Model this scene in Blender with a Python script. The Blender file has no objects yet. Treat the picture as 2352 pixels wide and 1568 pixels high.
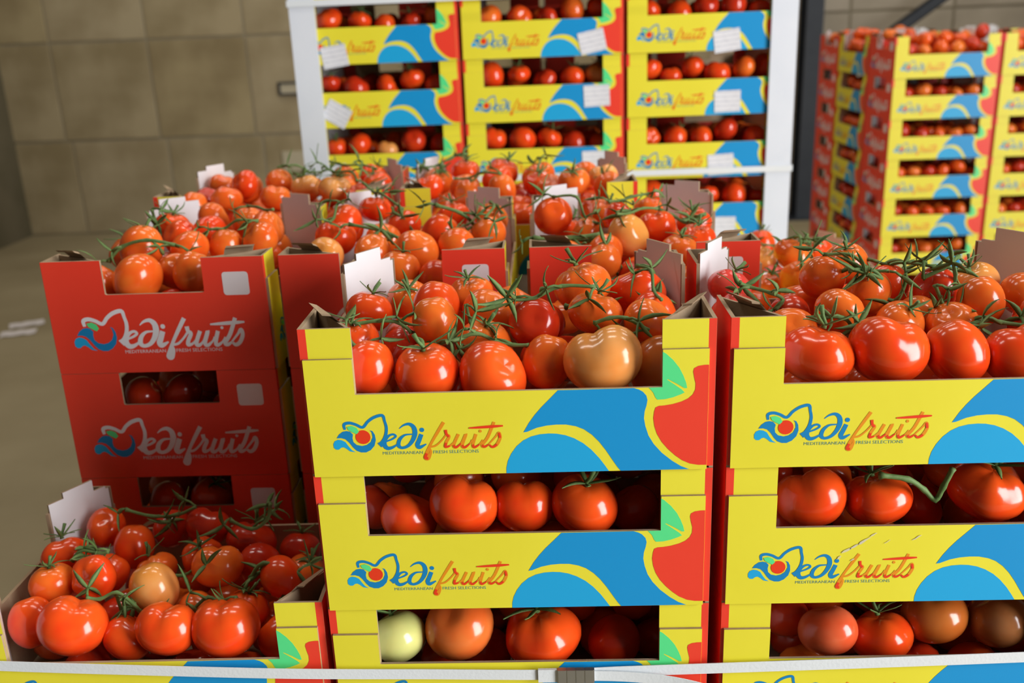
import bpy, bmesh, math, random
from mathutils import Vector, Matrix
PI = math.pi
random.seed(11)
scene = bpy.context.scene
COL = scene.collection

# ---------------------------------------------------------------- camera
Z_TOP = 1.2227                       # rim of the front stacks above the floor
right = Vector((0.99887348, 0.02879593, -0.0377168))
up = Vector((0.02689747, 0.31122739, 0.94995476))
fwd = Vector((-0.03909334, 0.9498991, -0.31010225))
cam_d = bpy.data.cameras.new('camera')
cam = bpy.data.objects.new('camera', cam_d); COL.objects.link(cam)
cam.matrix_world = Matrix((( right.x, up.x, -fwd.x, 0.0415), (right.y, up.y, -fwd.y, -0.8638),
                           (right.z, up.z, -fwd.z, Z_TOP + 0.2652), (0, 0, 0, 1)))
cam_d.sensor_width = 36.0
cam_d.lens = 2208.8 * 36.0 / 2352.0
cam_d.clip_start = 0.02
cam_d.dof.use_dof = True
cam_d.dof.focus_distance = 0.98
cam_d.dof.aperture_fstop = 5.0
scene.camera = cam

# ---------------------------------------------------------------- light
world = bpy.data.worlds.new('hall_light'); scene.world = world
world.use_nodes = True
wb = world.node_tree.nodes['Background']
wb.inputs[0].default_value = (1.0, 0.90, 0.78, 1); wb.inputs[1].default_value = 0.072

def area(name, loc, target, sx, sy, power, col):
    d = bpy.data.lights.new(name, 'AREA'); d.shape = 'RECTANGLE'; d.size = sx; d.size_y = sy
    d.energy = power; d.color = col
    o = bpy.data.objects.new(name, d); COL.objects.link(o); o.location = loc
    o.rotation_euler = (Vector(target) - Vector(loc)).to_track_quat('-Z', 'Y').to_euler()
    return o
# daylight through the tall open loading door, to the right of and behind the photographer
area('loading_door_daylight', (5.3, -3.1, 2.55), (1.2, -3.0, 2.1), 3.2, 5.0, 880, (0.95, 0.97, 1.0))
# rows of strip lamps under the hall roof
for lx in (-2.6, 0.2, 3.0):
    for ly in (0.6, 2.6, 5.0):
        area('ceiling_strip_lamp', (lx, ly, 5.2), (lx, ly, 0), 1.5, 0.16, 26, (1.0, 0.95, 0.86))

vs = scene.view_settings
vs.view_transform = 'Standard'; vs.look = 'None'; vs.gamma = 1.0; vs.use_curve_mapping = False
vs.exposure = -0.1

# ---------------------------------------------------------------- helpers
def tag(o, label=None, cat=None, group=None, kind=None):
    if label: o['label'] = label
    if cat: o['category'] = cat
    if group: o['group'] = group
    if kind: o['kind'] = kind
    return o

def link(name, data, parent=None, loc=(0, 0, 0), rz=0.0):
    o = bpy.data.objects.new(name, data); COL.objects.link(o)
    if parent: o.parent = parent
    o.location = loc; o.rotation_euler = (0, 0, rz)
    return o

def empty(name, loc, rz=0.0):
    o = link(name, None, None, loc, rz); o.empty_display_size = 0.05
    return o

class MB:
    """collects faces, then becomes one mesh"""
    def __init__(s): s.v = []; s.f = []; s.m = []; s.sm = []
    def add(s, vs_, fs, m=0, smooth=False):
        b = len(s.v); s.v += [tuple(p) for p in vs_]
        for i, f in enumerate(fs):
            s.f.append([b + k for k in f]); s.m.append(m[i] if isinstance(m, (list, tuple)) else m); s.sm.append(smooth)
    def box(s, x0, x1, y0, y1, z0, z1, m=0):
        # m may be one index or six: -y, +y, -x, +x, -z, +z
        V = [(x0,y0,z0),(x1,y0,z0),(x1,y1,z0),(x0,y1,z0),(x0,y0,z1),(x1,y0,z1),(x1,y1,z1),(x0,y1,z1)]
        F = [(0,1,5,4),(2,3,7,6),(3,0,4,7),(1,2,6,5),(3,2,1,0),(4,5,6,7)]
        s.add(V, F, m)
    def prism_y(s, poly, y0, y1, m_out, m_in, m_edge):
        # poly in (x, z), counter-clockwise seen from -y; outer face at y0 (towards -y)
        n = len(poly)
        V = [(x, y0, z) for x, z in poly] + [(x, y1, z) for x, z in poly]
        F = [list(range(n)), list(range(2*n-1, n-1, -1))] + [(i, i + n, (i+1) % n + n, (i+1) % n) for i in range(n)]
        s.add(V, F, [m_out, m_in] + [m_edge]*n)
    def quadprism(s, a, b, t, z0, z1, m_in, m_out, m_edge, topf=None):
        """upright panel between plan points a and b, thickness t to the left of a->b"""
        d = Vector((b[0]-a[0], b[1]-a[1])).normalized(); nrm = Vector((-d.y, d.x))*t
        V = [(a[0],a[1],z0),(b[0],b[1],z0),(b[0]+nrm.x,b[1]+nrm.y,z0),(a[0]+nrm.x,a[1]+nrm.y,z0)]
        V += [(x,y,z1) for x,y,_ in V]
        s.add(V, [(0,1,5,4),(2,3,7,6),(3,0,4,7),(1,2,6,5),(3,2,1,0),(4,5,6,7)], [m_in, m_out, m_edge, m_edge, m_edge, m_edge])
    def tube(s, pts, rad, seg=6, m=0, cap=True):
        pts = [Vector(p) for p in pts]; n = len(pts)
        if not isinstance(rad, (list, tuple)): rad = [rad]*n
        V = []; prev = None
        for i, p in enumerate(pts):
            d = (pts[min(i+1, n-1)] - pts[max(i-1, 0)])
            d = d.normalized() if d.length > 1e-9 else Vector((0,0,1))
            ref = prev if prev is not None else (Vector((0,0,1)) if abs(d.z) < .9 else Vector((1,0,0)))
            u = (ref - d*ref.dot(d)); u = u.normalized() if u.length > 1e-6 else d.orthogonal().normalized()
            prev = u; w = d.cross(u)
            for k in range(seg):
                a = 2*PI*k/seg; V.append(p + (u*math.cos(a) + w*math.sin(a))*rad[i])
        F = [(i*seg+k, i*seg+(k+1) % seg, (i+1)*seg+(k+1) % seg, (i+1)*seg+k) for i in range(n-1) for k in range(seg)]
        if cap: F += [list(range(seg-1, -1, -1)), list(range((n-1)*seg, n*seg))]
        s.add(V, F, m, True)
    def mesh(s, name, mats):
        me = bpy.data.meshes.new(name); me.from_pydata(s.v, [], s.f)
        for mt in mats: me.materials.append(mt)
        me.polygons.foreach_set('material_index', s.m); me.polygons.foreach_set('use_smooth', s.sm)
        me.update(); return me

def spline(pts, sub=5):
    """Catmull-Rom through points of any dimension"""
    P = [tuple(p) for p in pts]; P = [P[0]] + P + [P[-1]]; out = []
    for i in range(1, len(P)-2):
        a, b, c, d = P[i-1], P[i], P[i+1], P[i+2]
        for k in range(sub):
            t = k/sub
            out.append(tuple(.5*((2*q) + (-p+r)*t + (2*p-5*q+4*r-w)*t*t + (-p+3*q-3*r+w)*t**3) for p, q, r, w in zip(a, b, c, d)))
    out.append(P[-2]); return out

# ---------------------------------------------------------------- materials
def mat(name, col, rough=.5, spec=.5, col2=None, scale=8.0, bump=0.0, bscale=60.0, metal=0.0, detail=4.0, lo=.35, hi=.65, coat=0.0, sss=0.0, stretch=None):
    m = bpy.data.materials.new(name); m.use_nodes = True; nt = m.node_tree; n = nt.nodes; b = n['Principled BSDF']
    b.inputs['Base Color'].default_value = (*col, 1); b.inputs['Roughness'].default_value = rough
    b.inputs['Specular IOR Level'].default_value = spec; b.inputs['Metallic'].default_value = metal
    if coat: b.inputs['Coat Weight'].default_value = coat; b.inputs['Coat Roughness'].default_value = .12
    if sss:
        b.inputs['Subsurface Weight'].default_value = sss; b.inputs['Subsurface Radius'].default_value = (1, .3, .12); b.inputs['Subsurface Scale'].default_value = .006
    tc = n.new('ShaderNodeTexCoord'); co = tc.outputs['Object']
    if stretch:
        mp = n.new('ShaderNodeMapping'); mp.inputs['Scale'].default_value = stretch; nt.links.new(co, mp.inputs[0]); co = mp.outputs[0]
    if col2:
        nz = n.new('ShaderNodeTexNoise'); nz.inputs['Scale'].default_value = scale; nz.inputs['Detail'].default_value = detail
        nt.links.new(co, nz.inputs['Vector'])
        r = n.new('ShaderNodeValToRGB'); r.color_ramp.elements[0].position = lo; r.color_ramp.elements[1].position = hi
        r.color_ramp.elements[0].color = (*col, 1); r.color_ramp.elements[1].color = (*col2, 1)
        nt.links.new(nz.outputs['Fac'], r.inputs[0]); nt.links.new(r.outputs[0], b.inputs['Base Color'])
    if bump:
        nb = n.new('ShaderNodeTexNoise'); nb.inputs['Scale'].default_value = bscale; nt.links.new(co, nb.inputs['Vector'])
        bp = n.new('ShaderNodeBump'); bp.inputs['Strength'].default_value = bump; bp.inputs['Distance'].default_value = .002
        nt.links.new(nb.outputs['Fac'], bp.inputs['Height']); nt.links.new(bp.outputs[0], b.inputs['Normal'])
    return m

YELLOW = mat('yellow_print', (.80, .70, .035), .42, .4, (.84, .745, .045), 5, .04, 90)
RED = mat('red_print', (.84, .046, .022), .42, .4, (.87, .055, .027), 5, .04, 90)
BLUE = mat('blue_print', (.006, .29, .63), .4, .4)
LBLUE = mat('light_blue_print', (.012, .38, .72), .4, .4)
DBLUE = mat('logo_blue_print', (.006, .22, .50), .4, .4)
GREEN = mat('green_print', (.10, .76, .26), .4, .4)
ORANGE = mat('orange_print', (.80, .27, .012), .4, .4)
PRED = mat('logo_red_print', (.82, .045, .012), .4, .4)
TEXTC = mat('small_lettering_print', (.14, .30, .22), .5, .3)
PWHITE = mat('white_print', (.80, .80, .82), .45, .4)
KRAFT = mat('kraft_board', (.36, .25, .15), .85, .2, (.42, .30, .19), 30, .15, 200)
LINER = mat('white_board_lining', (.80, .79, .79), .7, .3, (.76, .74, .73), 12)
STICK = mat('white_sticker', (.80, .74, .74), .5, .4)
LEAFG = mat('tomato_stalk_green', (.085, .155, .038), .6, .3, (.155, .245, .080), 40, .2, 200)
STRAP = mat('white_plastic_strap', (.74, .78, .80), .35, .5, (.80, .82, .82), 3, .1, 300)
STEEL = mat('galvanised_steel', (.42, .43, .44), .35, .5, metal=.9)
POSTW = mat('white_edge_board', (.76, .79, .84), .5, .4, (.70, .74, .80), 6)
WOOD = mat('pallet_timber', (.42, .29, .16), .8, .3, (.30, .20, .11), 12, .3, 60, stretch=(1, 8, 1))
CONC = [mat('concrete_panel_%d' % i, a, .85, .25, b, 2.4, .25, 40, detail=7, lo=.36, hi=.64) for i, (a, b) in enumerate((
    ((.27, .21, .11), (.39, .315, .185)), ((.30, .235, .13), (.41, .335, .205)), ((.25, .19, .097), (.37, .295, .16))))]
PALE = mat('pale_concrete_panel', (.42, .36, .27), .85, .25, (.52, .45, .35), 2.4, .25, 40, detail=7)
JOINT = mat('joint_mortar', (.30, .26, .18), .9, .2)
FLOORM = mat('concrete_floor', (.29, .235, .135), .7, .3, (.37, .305, .185), 1.3, .15, 25, detail=8)
DWALL = mat('shade_toned_side_wall', (.13, .115, .07), .9, .2, (.18, .155, .10), 2, .2, 30)  # shade on the left wall, put into a darker base colour
PAINT = mat('dark_painted_steel', (.016, .020, .028), .5, .4, (.024, .029, .037), 6)

def tom(name, a, b, c=None):
    """skin with ripening patches; shoulder tint c around the stalk end"""
    m = bpy.data.materials.new(name); m.use_nodes = True; nt = m.node_tree; n = nt.nodes; bs = n['Principled BSDF']
    bs.inputs['Roughness'].default_value = .17; bs.inputs['Specular IOR Level'].default_value = .5
    bs.inputs['Coat Weight'].default_value = .05; bs.inputs['Coat Roughness'].default_value = .1
    bs.inputs['Subsurface Weight'].default_value = .12; bs.inputs['Subsurface Radius'].default_value = (1, .25, .08); bs.inputs['Subsurface Scale'].default_value = .008
    tc = n.new('ShaderNodeTexCoord'); nz = n.new('ShaderNodeTexNoise'); nz.inputs['Scale'].default_value = 1.1; nz.inputs['Detail'].default_value = 2
    nt.links.new(tc.outputs['Object'], nz.inputs['Vector'])
    r = n.new('ShaderNodeValToRGB'); r.color_ramp.elements[0].position = .36; r.color_ramp.elements[1].position = .66
    r.color_ramp.elements[0].color = (*a, 1); r.color_ramp.elements[1].color = (*b, 1)
    nt.links.new(nz.outputs['Fac'], r.inputs[0]); out = r.outputs[0]
    if c:
        sx = n.new('ShaderNodeSeparateXYZ'); nt.links.new(tc.outputs['Object'], sx.inputs[0])
        mr = n.new('ShaderNodeMapRange'); mr.inputs['From Min'].default_value = .35; mr.inputs['From Max'].default_value = .95; mr.inputs['To Max'].default_value = .8
        nt.links.new(sx.outputs['Z'], mr.inputs['Value'])
        mx = n.new('ShaderNodeMixRGB'); mx.inputs[2].default_value = (*c, 1)
        nt.links.new(mr.outputs[0], mx.inputs[0]); nt.links.new(out, mx.inputs[1]); out = mx.outputs[0]
    nt.links.new(out, bs.inputs['Base Color']); return m
TM = {
 'R': tom('ripe_red_skin', (.82, .050, .006), (.86, .085, .009), (.85, .13, .014)),
 'D': tom('deep_red_skin', (.54, .025, .006), (.62, .042, .008)),
 'O': tom('orange_red_skin', (.84, .11, .011), (.86, .17, .020), (.86, .20, .024)),
 'A': tom('half_ripe_orange_skin', (.84, .29, .060), (.87, .38, .11), (.82, .32, .045)),
 'A2': tom('ripening_orange_skin', (.78, .13, .020), (.78, .18, .035)),
 'A3': tom('salmon_red_skin', (.78, .14, .050), (.76, .09, .025)),
 'B': tom('brownish_orange_skin', (.58, .13, .018), (.62, .17, .03)),
 'B2': tom('brown_unripe_skin', (.46, .14, .035), (.50, .20, .07)),
 'G': tom('unripe_green_skin', (.70, .66, .22), (.62, .62, .20), (.52, .55, .14)),
 'P': tom('pinkish_red_skin', (.74, .055, .040), (.78, .09, .06)),
}
TCOL = {'R': 'red', 'D': 'deep red', 'O': 'orange-red', 'A': 'half-ripe orange', 'A2': 'orange', 'A3': 'salmon-red', 'B': 'brownish orange', 'B2': 'brown unripe', 'G': 'pale green unripe', 'P': 'pinkish red'}

# ---------------------------------------------------------------- the hall
def struct(name, me, parent=None):
    o = link(name, me, parent)
    if not parent: o['kind'] = 'structure'
    return o
WY = 6.86                                     # back wall plane
b = MB(); b.box(-4.6, 6.5, -4.0, 7.1, -.1, 0); struct('floor', b.mesh('floor', [FLOORM]))
b = MB(); b.box(-4.6, 6.5, WY+.012, 7.1, 0, 5.6); wall = struct('wall_back', b.mesh('wall_back', [JOINT]))
PW, PH = .77, .752
pm = []
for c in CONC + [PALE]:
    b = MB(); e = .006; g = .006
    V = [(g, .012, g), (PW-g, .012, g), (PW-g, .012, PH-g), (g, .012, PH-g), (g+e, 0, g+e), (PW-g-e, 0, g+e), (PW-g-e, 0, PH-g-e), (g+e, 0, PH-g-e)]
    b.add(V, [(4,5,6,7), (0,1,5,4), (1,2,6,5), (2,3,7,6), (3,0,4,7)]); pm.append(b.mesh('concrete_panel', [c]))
rw = random.Random(3)
for i in range(-1, 13):
    for j in range(0, 5):
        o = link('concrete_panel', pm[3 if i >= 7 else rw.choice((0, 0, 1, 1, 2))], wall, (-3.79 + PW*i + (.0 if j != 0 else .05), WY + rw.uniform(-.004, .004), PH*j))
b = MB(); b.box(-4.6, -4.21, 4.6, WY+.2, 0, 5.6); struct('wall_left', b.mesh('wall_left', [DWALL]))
# column of rolled steel standing before the back wall, with a brace
col_ = empty('steel_column', (2.02, 6.62, 0)); tag(col_, 'dark painted steel column standing against the concrete wall', 'column')
b = MB(); b.box(-.062, .062, -.10, -.088, .012, 5.5); link('flange', b.mesh('flange', [PAINT]), col_)
b = MB(); b.box(-.062, .062, .088, .10, .012, 5.5); link('flange', b.mesh('flange_rear', [PAINT]), col_)
b = MB(); b.box(-.005, .005, -.088, .088, .012, 5.5); link('web', b.mesh('web', [PAINT]), col_)
b = MB(); b.box(-.13, .13, -.14, .14, 0, .012); link('base_plate', b.mesh('base_plate', [PAINT]), col_)
b = MB(); b.box(.064, .12, -.11, -.03, 1.02, 1.2); link('junction_box', b.mesh('junction_box', [PAINT]), col_)
br = link('brace', None, col_, (.0, -.07, .95)); br['label'] = 'slanting steel brace crossing the pale wall'
ang = math.atan2(56, 80)
b = MB()
def along(d, o, y, ca=math.cos(ang), sa=math.sin(ang)): return (d*ca - o*sa, y, d*sa + o*ca)
for (o0, o1, y0, y1) in ((-.04, .04, -.03, -.022), (-.04, -.032, -.03, .03), (.032, .04, -.03, .03)):
    V = [along(d, o, y) for d in (.10, 4.2) for (o, y) in ((o0, y0), (o1, y0), (o1, y1), (o0, y1))]
    b.add(V, [(0,1,5,4), (1,2,6,5), (2,3,7,6), (3,0,4,7), (3,2,1,0), (4,5,6,7)])
link('channel', b.mesh('channel', [PAINT]), br)
b = MB(); b.box(.064, .2, -.02, .03, .0, .18); link('gusset_plate', b.mesh('gusset_plate', [PAINT]), br)
# two plates on the wall left of the strapped pallet
BEIGE = mat('beige_plate', (.48, .42, .29), .6, .4)
pl = empty('wall_plate', (-1.955, WY, .535)); tag(pl, 'plain beige cover plate low on the concrete wall beside the white post', 'plate')
b = MB(); b.box(-.095, .095, -.022, -.004, -.075, .075); link('cover', b.mesh('cover', [BEIGE]), pl)
b = MB(); b.box(-.10, .10, -.006, 0.014, -.08, .08); link('back_box', b.mesh('back_box', [BEIGE]), pl)
pl = empty('wall_socket', (-1.94, WY, 1.10)); tag(pl, 'small dark-framed socket on the concrete wall beside the white post', 'socket')
b = MB()
for (x0, x1, z0, z1) in ((-.085, .085, .035, .05), (-.085, .085, -.05, -.035), (-.085, -.068, -.035, .035), (.068, .085, -.035, .035)): b.box(x0, x1, -.025, .014, z0, z1)
link('frame', b.mesh('frame', [PAINT]), pl)
b = MB(); b.box(-.068, .068, -.016, .012, -.035, .035); link('face', b.mesh('face', [BEIGE]), pl)
for nm, x, y, rz, lab in (('paper_scrap', -2.90, 4.24, .5, 'white paper scrap on the floor, the one farther from the cartons'), ('paper_scrap', -2.86, 4.07, .35, 'white paper scrap on the floor, the one nearer to the cartons')):
    b = MB(); n = 6; V = []
    for i in range(n+1):
        for j in (0, 1): V.append((-.09 + .18*i/n, -.05 + .1*j + .006*math.sin(i*2.1), .002 + .004*abs(math.sin(i*1.3 + j))))
    V += [(x_, y_, z_ - .0015) for x_, y_, z_ in V]; k = 2*(n+1)
    F = [(2*i, 2*i+2, 2*i+3, 2*i+1) for i in range(n)] + [(k+2*i+1, k+2*i+3, k+2*i+2, k+2*i) for i in range(n)]
    b.add(V, F); o = link(nm, b.mesh('paper_scrap', [STICK]), None, (x, y, 0), rz); tag(o, lab, 'paper')

# ---------------------------------------------------------------- carton: shared meshes
W, D, H = .398, .298, .154
S = .995
def cx(x): return (x/100 - .2)*S
def cz(z): return z/100
# front print, traced in centimetres on a 40 x 15.4 panel
ART = {
'blue': [(24.85,8.68),(24.08,7.88),(23.21,6.99),(22.53,6.19),(21.95,5.38),(21.37,4.38),(21.73,4.43),(22.7,4.83),(23.66,5.04),(24.62,5.12),(25.58,5.1),(26.53,4.89),(27.3,4.55),(28.07,3.96),(28.75,3.22),(29.43,2.26),(30.02,1.29),(30.52,.49),(30.86,.04),(37.59,.06),(36.79,.4),(35.89,1.01),(34.89,1.88),(34.09,2.84),(33.58,3.74),(33.27,4.74),(33.13,5.57),(33.19,6.28),(33.37,6.89),(33.46,7.45),(33.35,7.91),(33.01,8.32),(32.63,8.55),(32.15,8.71)],
'light': [(19.54,.04),(19.56,.62),(19.73,1.36),(20.09,2.14),(20.64,2.92),(21.33,3.53),(22.11,3.93),(22.97,4.14),(23.84,4.2),(24.61,4.16),(25.47,3.98),(26.33,3.63),(27.2,3.09),(27.98,2.39),(28.75,1.48),(29.34,.62),(29.7,.04)],
'apple': [(39.28,10.9),(38.82,10.89),(38.26,10.8),(37.87,10.58),(37.79,10.24),(37.9,9.63),(38.04,9.03),(38.02,8.43),(37.8,7.93),(37.38,7.53),(36.77,7.23),(35.91,6.98),(35.15,6.86),(34.57,6.82),(34.24,6.67),(34.11,6.26),(34.03,5.55),(34.14,4.72),(34.4,3.88),(34.86,3.04),(35.46,2.29),(36.17,1.59),(36.87,1.04),(37.67,.65),(38.46,.5),(39.28,.48)],
'leaf': [(34.88,12.3),(35.2,12.11),(35.87,11.46),(36.47,10.66),(36.87,9.85),(37.13,9.15),(37.25,8.59),(37.01,8.57),(36.33,9.01),(35.41,9.53),(35.32,9.48),(36.04,8.97),(36.73,8.45),(37.02,8.14),(36.65,7.95),(35.89,7.66),(35.13,7.49),(34.41,7.46),(34.22,7.69),(34.01,8.2),(33.77,8.5),(33.57,8.71),(34.88,8.73)]}
POLY = {
'wave': [(2.89,4.2),(3.16,4.6),(3.55,4.89),(3.93,4.96),(4.29,4.88),(4.55,4.57),(4.47,4.17),(4.53,3.76),(4.83,3.45),(5.37,3.32),(5.85,3.43),(6.25,3.73),(6.47,4.23),(6.42,4.73),(6.25,4.99),(6.52,4.88),(6.72,4.48),(6.77,3.92),(6.59,3.31),(6.18,2.86),(5.69,2.62),(5.22,2.63),(4.77,2.82),(4.43,3.21),(4.1,3.72),(3.76,4.08),(3.36,4.21)],
'lwave': [(2.51,3.6),(2.68,3.9),(3.02,4.05),(3.38,3.99),(3.74,3.78),(3.98,3.37),(4.31,2.9),(4.67,2.66),(4.11,2.77),(3.77,3.07),(3.5,3.23),(3.26,3.18),(3.01,2.98),(2.73,2.99),(2.52,3.19)],
'lleaf': [(4.01,5.39),(4.53,5.48),(4.98,5.27),(5.17,4.86),(4.92,4.61),(4.48,4.83),(4.13,5.08)]}
STROKE = {   # x, y, half width
'm': [(3.8,5.09,.10),(3.76,5.64,.13),(4.28,5.8,.13),(4.91,5.62,.12),(5.58,5.31,.12),(6.14,5.9,.12),(6.82,6.35,.13),(7.62,6.51,.13),(7.8,5.91,.11),(7.92,5.21,.12),(7.79,4.4,.13),(7.46,3.7,.17),(7.1,3.35,.24)],
'e': [(7.3,3.45,.10),(7.79,3.74,.07),(8.41,3.99,.08),(8.78,4.28,.09),(8.54,4.49,.09),(8.11,4.35,.10),(7.7,3.9,.15),(7.6,3.39,.19),(7.87,3.03,.17),(8.35,3.09,.12),(8.95,3.45,.06)],
'd': [(9.18,5.08,.03),(9.62,5.42,.08),(10.19,5.54,.13),(10.61,5.2,.18),(10.7,4.55,.20),(10.45,3.84,.17),(9.95,3.24,.13),(9.33,3.03,.12),(8.99,3.31,.16),(9.15,3.92,.14),(9.65,4.37,.09),(10.21,4.45,.06),(10.63,4.45,.05)],
'i': [(11.33,4.43,.17),(11.06,3.78,.18),(10.87,3.32,.19),(11.06,3.04,.16),(11.75,3.38,.05)],
'f': [(13.59,5.65,.14),(12.93,4.6,.13),(12.21,3.4,.11),(11.73,2.38,.15),(11.56,1.92,.16),(11.84,1.85,.16),(12.14,2.53,.10),(12.05,3.01,.09),(12.66,3.18,.08),(13.25,3.68,.07),(13.75,4.28,.08)],
'r': [(13.73,4.84,.14),(13.8,4.38,.13),(14.04,4.12,.13),(13.71,3.47,.13),(13.64,3.04,.13),(14.07,3.13,.08),(14.41,3.45,.06)],
'u': [(14.97,4.36,.13),(14.45,3.2,.13),(14.67,2.96,.12),(15.16,3.34,.07),(15.72,4.34,.13),(15.29,3.18,.13),(15.54,2.94,.12),(16.05,3.32,.06),(16.3,3.75,.06)],
'j': [(16.7,4.32,.13),(16.35,3.21,.13),(16.5,2.93,.12),(16.99,3.21,.07),(17.35,3.7,.06)],
't': [(18.53,5.55,.13),(17.86,3.99,.13),(17.27,3.14,.13),(17.49,2.95,.12),(17.93,3.19,.07)],
's': [(17.93,3.23,.06),(18.61,3.98,.08),(18.96,4.4,.12),(19.06,3.87,.13),(18.73,3.18,.13),(18.29,2.91,.12),(18.0,3.14,.08)],
'bar': [(16.03,4.98,.05),(17.0,5.02,.10),(18.4,5.09,.12),(19.4,5.14,.06)]}
def disc(x, y, r, n=16): return [(x + r*math.cos(2*PI*k/n), y + r*math.sin(2*PI*k/n)) for k in range(n)]

def font_mesh(text, size):
    cu = bpy.data.curves.new('lettering', 'FONT'); cu.body = text; cu.size = size; cu.resolution_u = 2
    o = bpy.data.objects.new('lettering', cu); COL.objects.link(o)
    bpy.context.view_layer.update()
    me = o.evaluated_get(bpy.context.evaluated_depsgraph_get()).to_mesh()
    V = [tuple(v.co) for v in me.vertices]; F = [list(p.vertices) for p in me.polygons]
    o.to_mesh_clear(); COL.objects.unlink(o); bpy.data.objects.remove(o); bpy.data.curves.remove(cu)
    return V, F
WORDS = [(font_mesh('MEDITERRANEAN', .5), 7.32, 11.35), (font_mesh('FRESH SELECTIONS', .5), 12.35, 16.9)]

def logo_mesh(name, fx, fz, y, on_red):
    """print lies just proud of the board at plane y (facing -y)"""
    b = MB()
    mats = [PWHITE if on_red else DBLUE, DBLUE, LBLUE, GREEN, PRED, PWHITE if on_red else ORANGE, PWHITE if on_red else TEXTC, PWHITE if on_red else PRED]
    def poly(p, m, dy): b.add([(fx(x), y - dy, fz(z)) for x, z in p], [list(range(len(p)))], m)
    layer = [0]
    def stroke(p, m, dy):
        layer[0] += 1
        q = spline(p, 5); n = len(q); V = []
        for i in range(n):
            a, c = q[max(i-1, 0)], q[min(i+1, n-1)]; d = Vector((c[0]-a[0], c[1]-a[1])); d = d.normalized() if d.length > 1e-9 else Vector((1, 0))
            w = q[i][2]*(1.5 if on_red else 1.22)
            yy = y - dy - layer[0]*4e-6 - i*2e-6
            V += [(fx(q[i][0] - d.y*w), yy, fz(q[i][1] + d.x*w)), (fx(q[i][0] + d.y*w), yy, fz(q[i][1] - d.x*w))]
        b.add(V, [(2*i+1, 2*i+3, 2*i+2, 2*i) for i in range(n-1)], m)
    poly(POLY['wave'], 1, .0002); poly(POLY['lwave'], 2, .0002)
    if not on_red: poly(disc(5.53, 4.27, .74, 20), 4, .0003)
    poly(POLY['lleaf'], 3, .0004)
    for k in ('m', 'e', 'd', 'i'): stroke(STROKE[k], 0, .0002)
    poly(disc(11.41, 4.9, .23), 0, .0003)
    for k in ('f', 'r', 'u', 'j', 't', 's'): stroke(STROKE[k], 5, .0002)
    stroke(STROKE['bar'], 7, .0004); poly(disc(17.14, 4.62, .15), 5, .0003)
    if not on_red:   # red ends of the orange script
        for k, (i, j) in (('f', (3, 6)), ('r', (0, 3)), ('r', (3, 6)), ('u', (1, 4)), ('u', (5, 8)), ('j', (1, 4)), ('t', (2, 5)), ('s', (4, 7)), ('s', (2, 4))):
            stroke([(x_, z_, w_*.7) for x_, z_, w_ in STROKE[k][i:j]], 7, .0004)
    for (V, F), x0, x1 in WORDS:
        lx = max(v[0] for v in V); k = (x1-x0)/lx
        b.add([(fx(x0 + v[0]*k), y - .0002, fz(2.34 + v[1]*k*.9)) for v in V], F, 6)
    return b.mesh(name, mats)

yF = -D/2
FRONT_LOGO = logo_mesh('logo_print', cx, cz, yF, False)
ENDW = D
def ex(x): return (x/100 - .15)*(D/.30)
END_LOGO = logo_mesh('white_logo_print', lambda x: ex(3.05 + (x-2.5)*1.376), lambda z: cz(3.14 + (z-2.62)*1.40), -W/2, True)
b = MB()
for k, m, dy in (('blue', 0, .0002), ('light', 1, .0002), ('apple', 2, .0002), ('leaf', 3, .0002)):
    p = ART[k]; p = p if sum((p[i-1][0]*p[i][1] - p[i][0]*p[i-1][1]) for i in range(len(p))) > 0 else p[::-1]
    b.add([(cx(x), yF - dy, cz(z)) for x, z in p], [list(range(len(p)))], m)
ARTWORK = b.mesh('artwork_print', [BLUE, LBLUE, RED, GREEN])
NOTCH = 8.72
b = MB(); b.prism_y([(cx(x), cz(z)) for x, z in ((.3,.03),(39.3,.03),(39.3,12.5),(34.9,12.5),(34.9,NOTCH+.03),(34.8,NOTCH),(5.2,NOTCH),(5.1,NOTCH+.03),(5.1,12.35),(.3,12.35))], yF, yF+.0035, 0, 1, 1)
LONG_PANEL = b.mesh('long_panel', [YELLOW, KRAFT])
b = MB(); b.prism_y([(ex(x), cz(z)) for x, z in ((.42,.03),(29.58,.03),(29.58,15.38),(21.6,15.38),(21.5,10.9),(21.3,10.8),(8.5,10.8),(8.3,10.9),(8.3,15.38),(.42,15.38))], -W/2, -W/2+.004, 0, 1, 1)
END_PANEL = b.mesh('end_panel', [RED, KRAFT])
# blank white code label with rounded corners
b = MB(); q = []
for (x, z, a0) in ((27.1, 13.0, 0), (24.5, 13.0, 90), (24.5, 10.75, 180), (27.1, 10.75, 270)):
    for k in range(4): a = math.radians(a0 + 30*k); q.append((ex(x + .42*math.cos(a)), cz(z + .42*math.sin(a))))
b.add([(x, -W/2 - .0003, z) for x, z in q], [list(range(len(q)))]); CODE = b.mesh('blank_label', [STICK])
b = MB(); b.box(-W/2+.0042, W/2-.0042, -D/2+.007, D/2-.007, .002, .0055); BASE = b.mesh('base', [KRAFT])

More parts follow.
